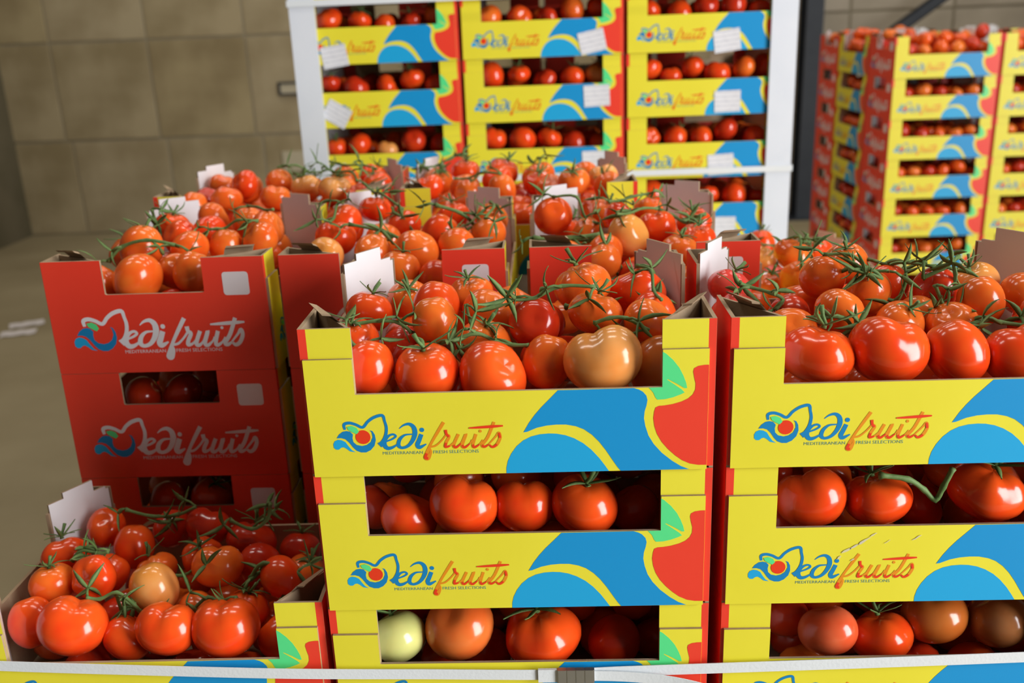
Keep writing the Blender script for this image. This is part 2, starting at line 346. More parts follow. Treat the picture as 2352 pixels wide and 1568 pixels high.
def post(side, tab):
    """corner post at the front: side -1 left, +1 right; wrap flap, slanting white lining, stacking tab"""
    b = MB(); s = side
    x0 = -W/2 + .0042
    strip = .8 if s < 0 else .75
    xa, xb, xc = -W/2 + .0002, -W/2 + strip/100, -W/2 + .051
    y0, y1 = yF + .0037, yF + .0067
    def bx(p, q, mf):
        a, c = (p, q) if s < 0 else (-q, -p)
        b.box(a, c, y0, y1, .002, H - .0004, [mf, 0, 1 if s < 0 else 0, 1 if s > 0 else 0, 0, 0])
    bx(xa, xb, 1); bx(xb, xc, 2)
    # slanting lined panel from the end panel (8 cm back) to the long side (5 cm along)
    A = (-W/2 + .0045, yF + .079); B = (-W/2 + .0495, yF + .0075)
    zt = H - .001
    def lerp(t): return (A[0] + (B[0]-A[0])*t, A[1] + (B[1]-A[1])*t)
    def panel(t0, t1, z0, z1):
        p, q = lerp(t0), lerp(t1)
        if s > 0: p, q = (-q[0], q[1]), (-p[0], p[1])
        b.quadprism(p, q, -.003, z0, z1, 3, 0, 0)
    panel(0, 1, .006, zt)
    if tab == 'tab': panel(0, .95, zt, zt + .004); panel(0, .75, zt + .004, zt + .012); panel(.25, .75, zt + .012, zt + .020)
    if tab == 'fold':                       # tab bent over towards the corner
        p, q = lerp(.30), lerp(.74); k = Vector((-.70, -.44))
        m_ = [(p[0], p[1], zt), (q[0], q[1], zt), (q[0] + k.x*.012, q[1] + k.y*.012, zt + .010), (p[0] + k.x*.012, p[1] + k.y*.012, zt + .011), (q[0] + k.x*.024, q[1] + k.y*.020, zt + .012), (p[0] + k.x*.022, p[1] + k.y*.020, zt + .0145)]
        V = m_ + [(a_ + .001, b_ + .002, c_ - .0028) for a_, b_, c_ in m_]
        if s > 0: V = [(-a_, b_, c_) for a_, b_, c_ in V]
        b.add(V, [(0,1,2,3), (3,2,4,5), (9,8,7,6), (11,10,8,9), (0,3,9,6), (3,5,11,9), (7,8,2,1), (8,10,4,2), (5,4,10,11)], 0)
    me = b.mesh('corner_post', [KRAFT, RED, YELLOW, LINER]); return me
POSTS = {(s, t): post(s, t) for s in (-1, 1) for t in ('', 'tab', 'fold')}
# paper label with faint printed lines
PAPER = bpy.data.materials.new('printed_paper_label'); PAPER.use_nodes = True
_n = PAPER.node_tree.nodes; _b = _n['Principled BSDF']; _b.inputs['Roughness'].default_value = .6
_w = _n.new('ShaderNodeTexWave'); _w.bands_direction = 'Z'; _w.inputs['Scale'].default_value = 28; _w.inputs['Distortion'].default_value = 3; _w.inputs['Detail Scale'].default_value = 6
_t = _n.new('ShaderNodeTexCoord'); PAPER.node_tree.links.new(_t.outputs['Object'], _w.inputs[0])
_r = _n.new('ShaderNodeValToRGB'); _r.color_ramp.elements[0].color = (.62, .63, .68, 1); _r.color_ramp.elements[1].color = (.80, .80, .83, 1); _r.color_ramp.elements[1].position = .4
PAPER.node_tree.links.new(_w.outputs['Fac'], _r.inputs[0]); PAPER.node_tree.links.new(_r.outputs[0], _b.inputs['Base Color'])
b = MB()
def paper(sx, sz):
    V = []; n = 6
    for i in range(n+1):
        for j in (0, 1): V.append((-sx/2 + sx*i/n, -.0006 - .004*(i/n)**2*j, -sz/2 + sz*j))
    b.add(V, [(2*i, 2*i+2, 2*i+3, 2*i+1) for i in range(n)], 0, True)
paper(.064, .052); LABEL = b.mesh('paper_label', [PAPER])

def carton(key, loc, rz, label, group, tabs=False, prints='f', full=True):
    """prints: f front long side, b back long side, l / r end panels"""
    t = empty('tomato_carton', loc, rz); tag(t, label, 'carton', group)
    for s, k in ((0, 'f'), (PI, 'b')):
        p = link('long_panel', LONG_PANEL, t, rz=s)
        if k in prints: link('artwork_print', ARTWORK, p); link('logo_print', FRONT_LOGO, p)
        if full:
            for sd in (-1, 1):               # tabs stand up at the far corners, are bent over at the near ones
                vx, vy = Vector((sd, -1)) if k == 'f' else Vector((-sd, 1))
                far = (vx*math.sin(rz) + vy*math.cos(rz)) > 0
                link('corner_post', POSTS[(sd, ('tab' if far else 'fold') if tabs else '')], t, rz=s)
    for s, k in ((-PI/2, 'l'), (PI/2, 'r')):
        p = link('end_panel', END_PANEL, t, rz=s)
        if k in prints: link('white_logo_print', END_LOGO, p); link('blank_label', CODE, p)
    link('base', BASE, t)
    return t

def pallet(x0, x1, y0, y1, h, label):
    t = empty('pallet', ((x0+x1)/2, (y0+y1)/2, 0)); tag(t, label, 'pallet')
    lx, ly = (x1-x0), (y1-y0)
    n = 7; bw = .1
    b = MB(); b.box(-bw/2, bw/2, -ly/2, ly/2, 0, .022); me = b.mesh('deck_board', [WOOD])
    for i in range(n): link('deck_board', me, t, (-lx/2 + bw/2 + (lx-bw)*i/(n-1), 0, h-.0225))
    b = MB(); b.box(-lx/2, lx/2, -.05, .05, 0, .02); me = b.mesh('stringer', [WOOD])
    for j in (-1, 0, 1): link('stringer', me, t, (0, j*(ly/2-.05), h-.0435))
    b = MB(); b.box(-.05, .05, -.05, .05, 0, h-.044); me = b.mesh('block', [WOOD])
    for i in (-1, 0, 1):
        for j in (-1, 0, 1): link('block', me, t, (i*(lx/2-.05), j*(ly/2-.05), 0))
    return t

# ---------------------------------------------------------------- tomatoes: shared meshes
def tomato_mesh(kind, seed, seg=28, rings=18):
    r = random.Random(seed); V = []; F = []
    nl = r.choice((4, 5, 5, 6)); ph = r.uniform(0, 6.28); oval = r.uniform(.0, .06)
    for i in range(rings+1):
        th = PI*i/rings
        for k in range(seg):
            a = 2*PI*k/seg; st, ct = math.sin(th), math.cos(th)
            lob = {'r': .012, 'b': .055, 'h': .02, 'e': .01}[kind]
            rad = 1 + lob*math.cos(nl*a + ph)*st*(0.55 + .45*ct) + oval*math.cos(2*a)*st
            if kind == 'h':                       # two swollen lobes with a cleft between
                rad += .17*abs(math.cos(a))**1.5*st*(.6+.4*ct) - .15*math.exp(-(math.cos(a)/.35)**2)*st*max(0, ct+.35)
            zs = {'r': .88, 'b': .80, 'h': .90, 'e': 1.06}[kind]
            xy = {'r': 1.0, 'b': 1.04, 'h': .96, 'e': .90}[kind]
            z = ct*zs*rad
            z -= (.17 if kind != 'e' else .10)*math.exp(-(th/.34)**2)          # hollow at the stalk
            z += .05*math.exp(-((PI-th)/.22)**2)                              # blossom end
            if kind == 'b': z -= .04*math.cos(nl*a + ph + PI)*st*max(0, ct)
            V.append((math.cos(a)*st*xy*rad, math.sin(a)*st*xy*rad, z))
    mx = max(math.sqrt(x*x + y*y + z*z) for x, y, z in V); V = [(x/mx, y/mx, z/mx) for x, y, z in V]
    for i in range(rings):
        for k in range(seg):
            F.append((i*seg+k, (i+1)*seg+k, (i+1)*seg+(k+1) % seg, i*seg+(k+1) % seg))
    return V, F
TMESH = {}
for k in 'rbhe':
    for s in range(3):
        b = MB(); V, F = tomato_mesh(k, 10*ord(k) + s); b.add(V, F, 0, True); TMESH[(k, s)] = b.mesh('tomato', [TM['R']])
LOW = {(k, s): tomato_mesh(k, 10*ord(k) + s, 16, 10) for k in 'rbhe' for s in range(3)}
CALYX = []
for s in range(5):
    r = random.Random(40 + s); b = MB(); n = r.choice((5, 5, 6))
    for k in range(n):
        a = 2*PI*k/n + r.uniform(-.25, .25); L = r.uniform(.55, .95); lift = r.uniform(-.12, .45); tw = r.uniform(-.35, .35)
        pts = []; rad = []
        for i in range(6):
            t = i/5; d = .05 + L*t; aa = a + tw*t*t
            pts.append((d*math.cos(aa), d*math.sin(aa), .75 + .16*math.sin(min(1, d/.5)*1.5) + lift*t*t + (-.10*t if lift < .1 else 0)))
            rad.append(.012 + .075*math.sin(PI*min(1, .18 + .82*t))**.8*(1-.35*t))
        # flat tapering sepal with a keel
        V = []
        for i, (p, w) in enumerate(zip(pts, rad)):
            aa = a + PI/2
            V += [(p[0] + math.cos(aa)*w, p[1] + math.sin(aa)*w, p[2] + .025), (p[0], p[1], p[2] - .01), (p[0] - math.cos(aa)*w, p[1] - math.sin(aa)*w, p[2] + .025), (p[0], p[1], p[2] + .028)]
        F = []
        for i in range(5):
            o = 4*i; F += [(o+j, o+(j+1) % 4, o+4+(j+1) % 4, o+4+j) for j in range(4)]
        b.add(V, F, 0, True)
    sx, sy = r.uniform(-.25, .25), r.uniform(-.25, .25)
    b.tube([(0, 0, .70), (.02, 0, .84), (sx*.5, sy*.5, 1.02), (sx, sy, 1.18 + r.uniform(0, .2))], [.085, .06, .055, .075], 6)
    CALYX.append(b.mesh('calyx', [LEAFG]))

rt = random.Random(5)
def tomato(loc, r, kind, colk, calyx, label, group, tilt=None):
    o = link('tomato', TMESH[(kind, rt.randrange(3))], None, loc)
    o.material_slots[0].link = 'OBJECT'; o.material_slots[0].material = TM[colk]
    hd = rt.uniform(0, 2*PI)
    if tilt is None: tilt = rt.uniform(.15, .6) if calyx else rt.uniform(.5, 1.3)
    if kind == 'h': q = Matrix.Rotation(rt.uniform(-.35, .35), 4, 'Y') @ Matrix.Rotation(-rt.uniform(.2, .6), 4, 'X') @ Matrix.Rotation(rt.uniform(-.3, .3), 4, 'Z')
    elif kind == 'e': q = Matrix.Rotation(rt.uniform(-.6, .6), 4, 'Y') @ Matrix.Rotation(-rt.uniform(.1, .6), 4, 'X')
    else: q = Matrix.Rotation(hd, 4, 'Z') @ Matrix.Rotation(tilt, 4, 'X') @ Matrix.Rotation(rt.uniform(0, 6.28), 4, 'Z')
    o.rotation_euler = q.to_euler()
    o.scale = (r, r, r)
    tag(o, label, 'tomato', group)
    if calyx: link('calyx', CALYX[rt.randrange(5)], o, rz=rt.uniform(0, 6.28))
    return o
FILL = MB(); FILLC = ['R', 'D', 'O', 'A', 'R']; rf = random.Random(9)
def fill(x, y, z, r, c=None):
    k = (rf.choice('rrbbhe'), rf.randrange(3)); V, F = LOW[k]
    q = Matrix.Rotation(rf.uniform(0, 6.28), 3, 'Z') @ Matrix.Rotation(rf.uniform(-.9, .9), 3, 'X') @ Matrix.Rotation(rf.uniform(0, 6.28), 3, 'Z')
    cc = c if c is not None else rf.choice((0, 0, 0, 1, 1, 2, 2))
    FILL.add([Vector((x, y, z)) + (q @ Vector(v))*r for v in V], F, cc, True)

ORD = ['first', 'second', 'third', 'fourth', 'fifth', 'sixth', 'seventh', 'eighth', 'ninth', 'tenth', 'eleventh', 'twelfth']
ROW = ['front row', 'second row back', 'third row back', 'fourth row back', 'fifth row back', 'sixth row back']

# explicit tomatoes: x, y, z, radius, shape, skin, calyx (metres; front of the pallet is y = 0, floor z = 0)
TOMATOES = {
 'C1': [
  [(-0.14,0.045,1.1677,0.0265,'e','R',0),(-0.0822,0.047,1.1591,0.0317,'r','R',1),(-0.0153,0.046,1.1554,0.0351,'r','R',0),(0.0429,0.065,1.1596,0.0276,'e','O',0),(0.0912,0.046,1.1664,0.0357,'h','A',0),(0.1487,0.075,1.1593,0.0305,'e','B',0),],
  [(-0.1559,0.11,1.1742,0.0265,'r','R',1),(-0.1185,0.115,1.1699,0.0265,'r','D',0),(-0.0864,0.11,1.1862,0.0265,'e','O',0),(-0.0314,0.105,1.1672,0.0315,'r','O',1),(0.0283,0.12,1.1836,0.028,'r','D',0),(0.1039,0.125,1.1862,0.0299,'b','O',1),(0.1383,0.12,1.178,0.0265,'r','O',0),],
  [(-0.1584,0.17,1.1889,0.0265,'r','R',1),(-0.0849,0.165,1.1933,0.0292,'e','R',0),(-0.0276,0.16,1.1845,0.029,'r','O',0),(0.0364,0.19,1.1789,0.0265,'r','D',0),(0.1523,0.165,1.1798,0.0265,'r','R',0),],
  [(-0.125,0.235,1.1821,0.0265,'r','O',1),(-0.0425,0.225,1.1889,0.0265,'b','O',1),(0.0046,0.21,1.1789,0.0265,'r','O',0),(0.0716,0.2,1.1956,0.0359,'b','O',1),(0.1515,0.215,1.1839,0.0353,'b','R',0),],
 ],
 'R1': [
  [(0.3106,0.046,1.1699,0.0345,'b','R',1),(0.3769,0.046,1.1703,0.0353,'h','R',0),(0.438,0.045,1.1681,0.0313,'e','R',0),(0.501,0.047,1.1593,0.0327,'h','R',0),],
  [(0.2953,0.1,1.1752,0.0265,'r','O',0),(0.3477,0.12,1.1904,0.0265,'r','O',0),(0.4105,0.11,1.1785,0.0265,'r','O',1),(0.4695,0.115,1.1792,0.0265,'r','O',0),(0.501,0.125,1.1864,0.0265,'e','O',0),(0.5312,0.115,1.1809,0.0265,'b','D',0),],
  [(0.2445,0.17,1.1822,0.0265,'b','P',0),(0.3056,0.165,1.1702,0.0265,'r','D',0),(0.3885,0.18,1.1952,0.0265,'r','O',0),(0.4452,0.16,1.1727,0.0265,'r','O',0),(0.4581,0.19,1.1866,0.0265,'r','D',0),(0.5613,0.18,1.1874,0.0265,'r','O',0),],
  [(0.2479,0.2,1.1923,0.0265,'b','P',1),(0.359,0.2,1.2033,0.0266,'r','O',0),(0.3949,0.245,1.2078,0.0265,'r','O',1),(0.434,0.215,1.1876,0.0265,'r','R',0),(0.5304,0.21,1.1904,0.0265,'r','A',1),],
 ],
 'L3': [
  [(-0.5581,0.062,0.8652,0.0278,'e','R',0),(-0.4989,0.046,0.8711,0.0336,'h','R',0),(-0.4488,0.058,0.8498,0.0265,'r','R',0),(-0.3901,0.046,0.8674,0.0311,'h','R',0),(-0.3232,0.046,0.8594,0.034,'h','R',0),(-0.2822,0.075,0.8375,0.0265,'r','R',0),],
  [(-0.5474,0.11,0.8818,0.0265,'r','O',1),(-0.4981,0.105,0.8787,0.0276,'b','R',0),(-0.4772,0.09,0.8599,0.0265,'r','D',0),(-0.4234,0.1,0.8787,0.0305,'e','A',0),(-0.3806,0.095,0.8649,0.0265,'r','O',0),(-0.3669,0.125,0.8812,0.03,'h','O',0),(-0.3038,0.1,0.8536,0.0265,'r','R',1),(-0.2934,0.12,0.8655,0.0265,'r','R',0),],
  [(-0.5627,0.17,0.8862,0.0302,'b','R',1),(-0.5119,0.16,0.8685,0.0279,'b','R',1),(-0.4514,0.165,0.8667,0.028,'b','O',1),(-0.3996,0.185,0.8738,0.0265,'b','R',1),(-0.3236,0.175,0.866,0.0292,'r','D',0),(-0.2728,0.165,0.858,0.0265,'r','O',1),],
  [(-0.5463,0.245,0.8846,0.0265,'r','R',0),(-0.4897,0.22,0.8741,0.0281,'e','R',0),(-0.4691,0.245,0.8748,0.0265,'r','D',0),(-0.415,0.245,0.8825,0.0285,'h','D',0),(-0.3512,0.23,0.8686,0.0327,'b','D',1),(-0.2871,0.225,0.8584,0.0265,'r','D',1),],
 ],
 'C2': [
  [(-0.1142,0.055,0.9914,0.0295,'r','R',0),(-0.053,0.046,1.0084,0.0327,'h','R',0),(0.0092,0.055,1.0017,0.0292,'h','R',0),(0.0733,0.046,1.0086,0.0343,'r','R',1),],
  [(-0.1609,0.1,0.9821,0.0265,'r','D',0),(0.1284,0.085,0.982,0.0277,'r','D',0),],
 ],
 'C3': [
  [(-0.1338,0.046,0.8504,0.0314,'r','G',1),(-0.0673,0.052,0.8575,0.0368,'r','A2',0),(0.0249,0.046,0.8488,0.0395,'b','R',1),(0.1045,0.06,0.8296,0.0303,'r','D',0),],
  [(-0.0407,0.075,0.8097,0.028,'r','D',0),(-0.0954,0.08,0.8013,0.0265,'r','D',0),],
 ],
 'R2': [
  [(0.3088,0.046,1.0103,0.0327,'h','R',0),(0.3774,0.046,1.0078,0.0321,'b','R',1),(0.4879,0.046,1.0172,0.036,'b','R',1),],
  [(0.2844,0.08,0.9628,0.0265,'r','D',0),(0.4419,0.095,0.9722,0.0265,'r','D',0),],
 ],
 'R3': [
  [(0.3411,0.046,0.8499,0.03,'r','A3',0),(0.3974,0.05,0.8428,0.0315,'b','R',1),(0.4514,0.06,0.8528,0.0335,'r','B',1),(0.5159,0.055,0.8539,0.0323,'r','B2',0),],
  [(0.3065,0.08,0.8423,0.0265,'r','D',0),],
 ],
 'M1': [
  [(-0.5543,0.375,1.1811,0.027,'r','O',0),(-0.5056,0.375,1.1861,0.0327,'r','O',0),(-0.4359,0.38,1.1915,0.027,'e','O',0),],
  [(-0.4838,0.42,1.1925,0.027,'r','O',0),(-0.466,0.45,1.1968,0.027,'r','O',0),(-0.5202,0.44,1.2076,0.0329,'e','O',1),],
  [(-0.4935,0.51,1.2116,0.027,'r','R',0),(-0.4257,0.49,1.2006,0.027,'e','O',0),(-0.3893,0.5,1.207,0.027,'r','O',0),],
  [(-0.5292,0.57,1.2176,0.027,'r','R',1),(-0.4698,0.56,1.2089,0.027,'r','R',0),(-0.4884,0.64,1.2162,0.027,'r','O',0),(-0.4197,0.6,1.2139,0.027,'r','O',0),(-0.3789,0.55,1.2128,0.0275,'r','O',0),],
 ],
 'M2': [
  [(-0.1522,0.385,1.1859,0.027,'r','O',1),(-0.1084,0.38,1.1722,0.027,'r','R',0),],
  [(-0.2751,0.46,1.1918,0.027,'r','A',0),(-0.2053,0.46,1.1924,0.027,'r','O',0),(-0.1392,0.45,1.1953,0.0305,'r','O',0),(-0.0887,0.47,1.1978,0.027,'r','O',1),],
  [(-0.2727,0.52,1.2032,0.0301,'h','R',0),(-0.2023,0.54,1.1924,0.027,'r','O',0),(-0.1162,0.53,1.2027,0.0295,'e','R',0),(-0.0326,0.53,1.2,0.0282,'r','O',0),],
  [(-0.3397,0.6,1.2103,0.0297,'r','R',0),(-0.2997,0.62,1.207,0.027,'r','R',0),(-0.2461,0.65,1.2136,0.0278,'b','R',1),(-0.1774,0.6,1.2006,0.027,'r','R',1),(-0.0364,0.62,1.2046,0.027,'r','O',0),(-0.108,0.66,1.2058,0.027,'b','R',1),],
 ],
 'M3': [
  [(0.1237,0.385,1.1815,0.027,'r','O',0),(0.1492,0.38,1.1692,0.027,'r','D',0),],
  [(0.0731,0.43,1.1842,0.027,'r','O',0),(0.1185,0.44,1.1885,0.027,'r','O',0),(0.1548,0.48,1.2007,0.0308,'r','A',0),],
  [(0.098,0.52,1.1926,0.027,'r','O',0),(0.2046,0.54,1.1982,0.0282,'h','R',0),(0.2545,0.49,1.1916,0.027,'b','R',1),(0.2231,0.44,1.1856,0.027,'r','O',1),],
  [(0.0284,0.56,1.2084,0.0287,'r','R',0),(0.0643,0.57,1.1984,0.027,'b','R',1),(0.155,0.6,1.2033,0.027,'r','R',0),(0.2616,0.58,1.1945,0.027,'b','R',1),(0.2034,0.65,1.2043,0.027,'b','O',1),],
 ],
 'M4': [
  [(0.3837,0.5,1.1445,0.027,'b','O',1),(0.4414,0.56,1.1452,0.027,'b','R',1),(0.3896,0.46,1.1372,0.027,'b','O',0),(0.3669,0.5,1.1299,0.027,'b','O',1),],
 ],
 'M1b': [
  [(-0.534,0.39,1.0132,0.027,'r','D',0),(-0.4817,0.4,1.0122,0.027,'r','D',0),],
 ],
 'M1c': [
  [(-0.5228,0.385,0.8494,0.0293,'r','R',0),(-0.4543,0.385,0.8549,0.0292,'r','R',1),],
 ],
}
VINES = {
 'C1': [(0.0026,[(-0.1631,0.1,1.1967),(-0.1375,0.1,1.1993),(-0.1155,0.1,1.1978),(-0.1039,0.1,1.1868)]),(0.0026,[(-0.0762,0.075,1.1808),(-0.058,0.075,1.185),(-0.033,0.075,1.1913),(-0.0133,0.075,1.1814),(0.0045,0.075,1.1776),(0.0202,0.075,1.1781)]),(0.0022,[(-0.0448,0.1,1.2147),(-0.0412,0.1,1.1956),(-0.035,0.1,1.182)]),(0.0026,[(0.0879,0.085,1.1955),(0.1036,0.085,1.2016),(0.1214,0.085,1.1992),(0.1438,0.085,1.1869)]),(0.0034,[(0.0604,0.15,1.1943),(0.0724,0.15,1.1974),(0.0876,0.15,1.198)]),(0.0024,[(-0.1686,0.08,1.196),(-0.1624,0.08,1.1792),(-0.1504,0.08,1.1803)]),],
 'R1': [(0.0026,[(0.2488,0.15,1.2162),(0.2588,0.15,1.211),(0.282,0.15,1.2045),(0.2964,0.15,1.1953),(0.2885,0.15,1.1847)]),(0.0028,[(0.3674,0.16,1.2246),(0.3907,0.16,1.2239),(0.4031,0.16,1.2138),(0.4021,0.16,1.1982),(0.4216,0.16,1.1887),(0.4298,0.16,1.212)]),(0.003,[(0.4514,0.17,1.2098),(0.4713,0.17,1.2214),(0.4878,0.17,1.234)]),(0.0026,[(0.4457,0.12,1.2158),(0.4545,0.12,1.1943),(0.4611,0.12,1.174)]),(0.0026,[(0.3131,0.09,1.1954),(0.342,0.09,1.1932),(0.3538,0.09,1.1816),(0.3728,0.09,1.1764)]),(0.0028,[(0.4597,0.08,1.1817),(0.485,0.08,1.1883),(0.4983,0.08,1.1852),(0.5212,0.08,1.1818)]),],
 'L3': [(0.0028,[(-0.5391,0.14,0.8987),(-0.5279,0.14,0.9104),(-0.507,0.14,0.9082),(-0.4923,0.14,0.9102)]),(0.0026,[(-0.4884,0.065,0.895),(-0.4739,0.065,0.8919),(-0.4554,0.065,0.8978),(-0.4349,0.065,0.8855),(-0.4315,0.065,0.8758),(-0.4287,0.065,0.8619)]),(0.0026,[(-0.4583,0.07,0.8935),(-0.4544,0.07,0.8711),(-0.4485,0.07,0.8583)]),(0.0026,[(-0.376,0.075,0.868),(-0.3562,0.075,0.8832),(-0.3373,0.075,0.8742),(-0.3208,0.075,0.8854)]),(0.0032,[(-0.3196,0.12,0.8799),(-0.3015,0.12,0.9006),(-0.2641,0.12,0.8876),(-0.2544,0.12,0.8715)]),(0.0026,[(-0.5057,0.225,0.9213),(-0.4735,0.225,0.91),(-0.4392,0.225,0.9123),(-0.4151,0.225,0.9224)]),(0.0028,[(-0.3667,0.21,0.9127),(-0.3406,0.21,0.8985),(-0.3196,0.21,0.9116),(-0.3132,0.21,0.9329)]),(0.0022,[(-0.4555,0.13,0.8894),(-0.4038,0.13,0.8824),(-0.3792,0.13,0.8997)]),],
 'R2': [(0.0036,[(0.3663,0.016,1.0506),(0.3946,0.016,1.0452),(0.413,0.016,1.0313),(0.4248,0.016,1.0203),(0.4302,0.016,1.0357),(0.4361,0.016,1.0575)]),],
 'M1': [(0.003,[(-0.5607,0.41,1.2035),(-0.5392,0.41,1.2229),(-0.5014,0.41,1.2321),(-0.4653,0.41,1.2237)]),(0.003,[(-0.5472,0.55,1.2499),(-0.5426,0.55,1.2287),(-0.5311,0.55,1.2163)]),],
 'M2': [(0.003,[(-0.2441,0.5,1.227),(-0.1944,0.5,1.2159),(-0.1712,0.5,1.2049)]),(0.0034,[(-0.1199,0.53,1.2461),(-0.0824,0.53,1.232),(-0.0642,0.53,1.2108),(-0.0715,0.53,1.1941)]),],
 'M3': [(0.004,[(0.0226,0.46,1.2073),(0.0743,0.46,1.2056),(0.118,0.46,1.2104)]),(0.003,[(0.1133,0.4,1.2089),(0.1102,0.4,1.1899),(0.1259,0.4,1.1774)]),(0.0032,[(0.2055,0.55,1.2267),(0.228,0.55,1.215),(0.2506,0.55,1.2032),(0.2771,0.55,1.2167)]),],
}

# ---------------------------------------------------------------- the three pallets of cartons
PAL = Z_TOP - 7*H
BUILT = {}
PLACE = {}       # key -> (x, y, z base, rz)
def stack(key, x, y, rz, n, pitch, base, descr, group, prints, keep=0, full_from=0, tabs_top=True):
    """n cartons from the pallet up; counted from the top in the labels"""
    for i in range(n):
        d = n-1-i
        lab = ('topmost open ' if d == 0 else ORD[d] + ' from the top, ') + 'yellow and red tomato carton, ' + descr
        if d == 0: lab = 'open yellow and red tomato carton on top, ' + descr
        else: lab = 'yellow and red tomato carton, ' + ORD[d] + ' from the top, ' + descr
        hidden = i < full_from
        BUILT[key + str(d+1)] = carton(key, (x, y, base + i*pitch), rz, lab, group, tabs=(d == 0 and tabs_top), prints='' if hidden else prints, full=not hidden)
        PLACE[key + str(d+1)] = (x, y, base + i*pitch, rz)

pallet(-.61, .62, -.01, 1.04, PAL, 'timber pallet under the front cartons of tomatoes')
G1 = 'cartons on the front pallet'
rj = random.Random(21)
stack('C', 0, .149, 0, 7, H, PAL, 'front middle stack', G1, 'f', full_from=2)
stack('R', .411, .149, 0, 7, H, PAL, 'front right stack', G1, 'f', full_from=2)
stack('L', -.4065, .150, .012, 5, .1556, PAL, 'front left stack', G1, 'f', full_from=2)
YR = .33 + W/2
stack('M_a', -.469, YR, PI/2, 7, H, PAL, 'leftmost stack of the second row', G1, 'lfb', full_from=2)
stack('M_b', -.158, YR, PI/2, 7, H, PAL, 'second row, behind front middle left', G1, 'l', full_from=4)
stack('M_c', .164, YR, PI/2, 7, H, PAL, 'second row, behind front middle right', G1, 'l', full_from=4)
stack('M_d', .482, YR, PI/2, 6, H, PAL, 'low second-row stack behind front right', G1, 'l', full_from=4)
YB = .74 + D/2
stack('B_a', -.425, YB, 0, 7, .1565, PAL, 'rear row, stack at the left', G1, 'f', full_from=5)
stack('B_b', -.004, YB, 0, 7, .1565, PAL, 'rear row, stack in the middle', G1, 'f', full_from=5)
stack('B_c', .412, YB, 0, 6, H, PAL, 'rear row, low stack at the right', G1, 'f', full_from=4)

# rubbed patches on the print of the second carton, front right stack
SCUFF = mat('rubbed_board', (.62, .56, .42), .8, .2, (.70, .64, .30), 90)
rs = random.Random(4); fp = [c_ for c_ in BUILT['R2'].children if c_.name.startswith('long_panel')][0]
b = MB()
for (x_, z_, w_, h_) in ((12.3, 6.1, .55, .16), (13.0, 6.5, .5, .13), (13.9, 7.1, .7, .18), (14.8, 7.8, .4, .12), (11.6, 5.3, .3, .12), (16.3, 7.0, .35, .1), (19.2, 7.4, .5, .1), (12.9, 5.0, .25, .09)):
    n = 9; p = [(cx(x_ + w_*math.cos(2*PI*k/n)*rs.uniform(.6, 1.1)), yF - .0006, cz(z_ + .55*w_*math.cos(2*PI*k/n) + h_*math.sin(2*PI*k/n)*rs.uniform(.5, 1.2))) for k in range(n)]
    b.add(p, [list(range(n))])
link('scuff_mark', b.mesh('scuff_mark', [SCUFF]), fp)

# strapped pallet behind
RY, RB = 1.605 + D/2, 1.2617 - 7*H
pallet(-.57, .66, 1.6, 2.32, RB, 'timber pallet under the strapped tall stack')
G2 = 'cartons on the strapped pallet'
RX = [.0433 - .4045, .0433, .0433 + .4045]
LAB = {(0, 8): (-.471, 1.436, .14), (0, 7): (-.478, 1.297, -.55), (0, 6): (-.495, 1.145, .12), (1, 8): (.165, 1.448, .2), (1, 7): (.175, 1.319, .04), (1, 6): (.169, 1.158, .02),
       (2, 8): (.493, 1.438, .12), (2, 7): (.498, 1.294, .02), (2, 6): (.486, 1.139, .06), (2, 5): (.496, .979, 0.0)}
for c in range(3):
    for i in range(10):
        d = 9-i
        t = carton('K', (RX[c], RY, RB + i*H), 0, 'yellow and red tomato carton, %s column, %s row up on the strapped pallet' % (('left', 'middle', 'right')[c], ORD[i]), G2, tabs=False, prints='f' if i >= 5 else '', full=i >= 5)
        if (c, i) in LAB:
            x, z, a = LAB[(c, i)]
            p = link('paper_label', LABEL, t, (x - RX[c], -D/2 - .001, z - (RB + i*H))); p.rotation_euler = (0, -a, 0)
for i in range(10):                      # second row of the same pallet, end panels forward
    for c in range(4):
        carton('K', (-.412 + .305*c, RY + .355, RB + i*H), PI/2, 'tomato carton behind the front row, %s from left, %s row up, strapped pallet' % (ORD[c], ORD[i]), G2, prints='', full=False)
for s, x, lab in ((-1, -.567, 'white board edge protector at the left corner of the strapped pallet'), (1, .655, 'white board edge protector at the right corner of the strapped pallet')):
    t = empty('edge_protector', (x, 1.600, RB)); tag(t, lab, 'edge protector', 'edge protectors of the strapped pallet')
    b = MB(); b.box(min(0, -s*.058), max(0, -s*.058), -.005, 0, 0, 1.6); link('front_leg', b.mesh('front_leg', [POSTW]), t)
    b = MB(); b.box(min(0, s*.005), max(0, s*.005), -.005, .06, 0, 1.6); link('side_leg', b.mesh('side_leg', [POSTW]), t)
def hstrap(y, z, lab, buckle=None):
    t = empty('packing_strap', (0, y, z)); tag(t, lab, 'strap', 'straps of the strapped pallet')
    b = MB(); b.box(-.575, .663, -.0012, 0, -.0075, .0075); link('band', b.mesh('band', [STRAP]), t)
    b = MB(); b.box(-.576, -.5745, 0, .32, -.0075, .0075); link('band', b.mesh('band', [STRAP]), t)
    b = MB(); b.box(.6625, .664, 0, .32, -.0075, .0075); link('band', b.mesh('band', [STRAP]), t)
    if buckle is not None: b = MB(); b.box(buckle-.02, buckle+.02, -.005, -.0012, -.0095, .0095); link('seal', b.mesh('seal', [STEEL]), t)
hstrap(1.593, 1.562, 'upper white packing strap around the tall strapped pallet')
hstrap(1.593, 1.125, 'lower white packing strap around the tall strapped pallet', .115)

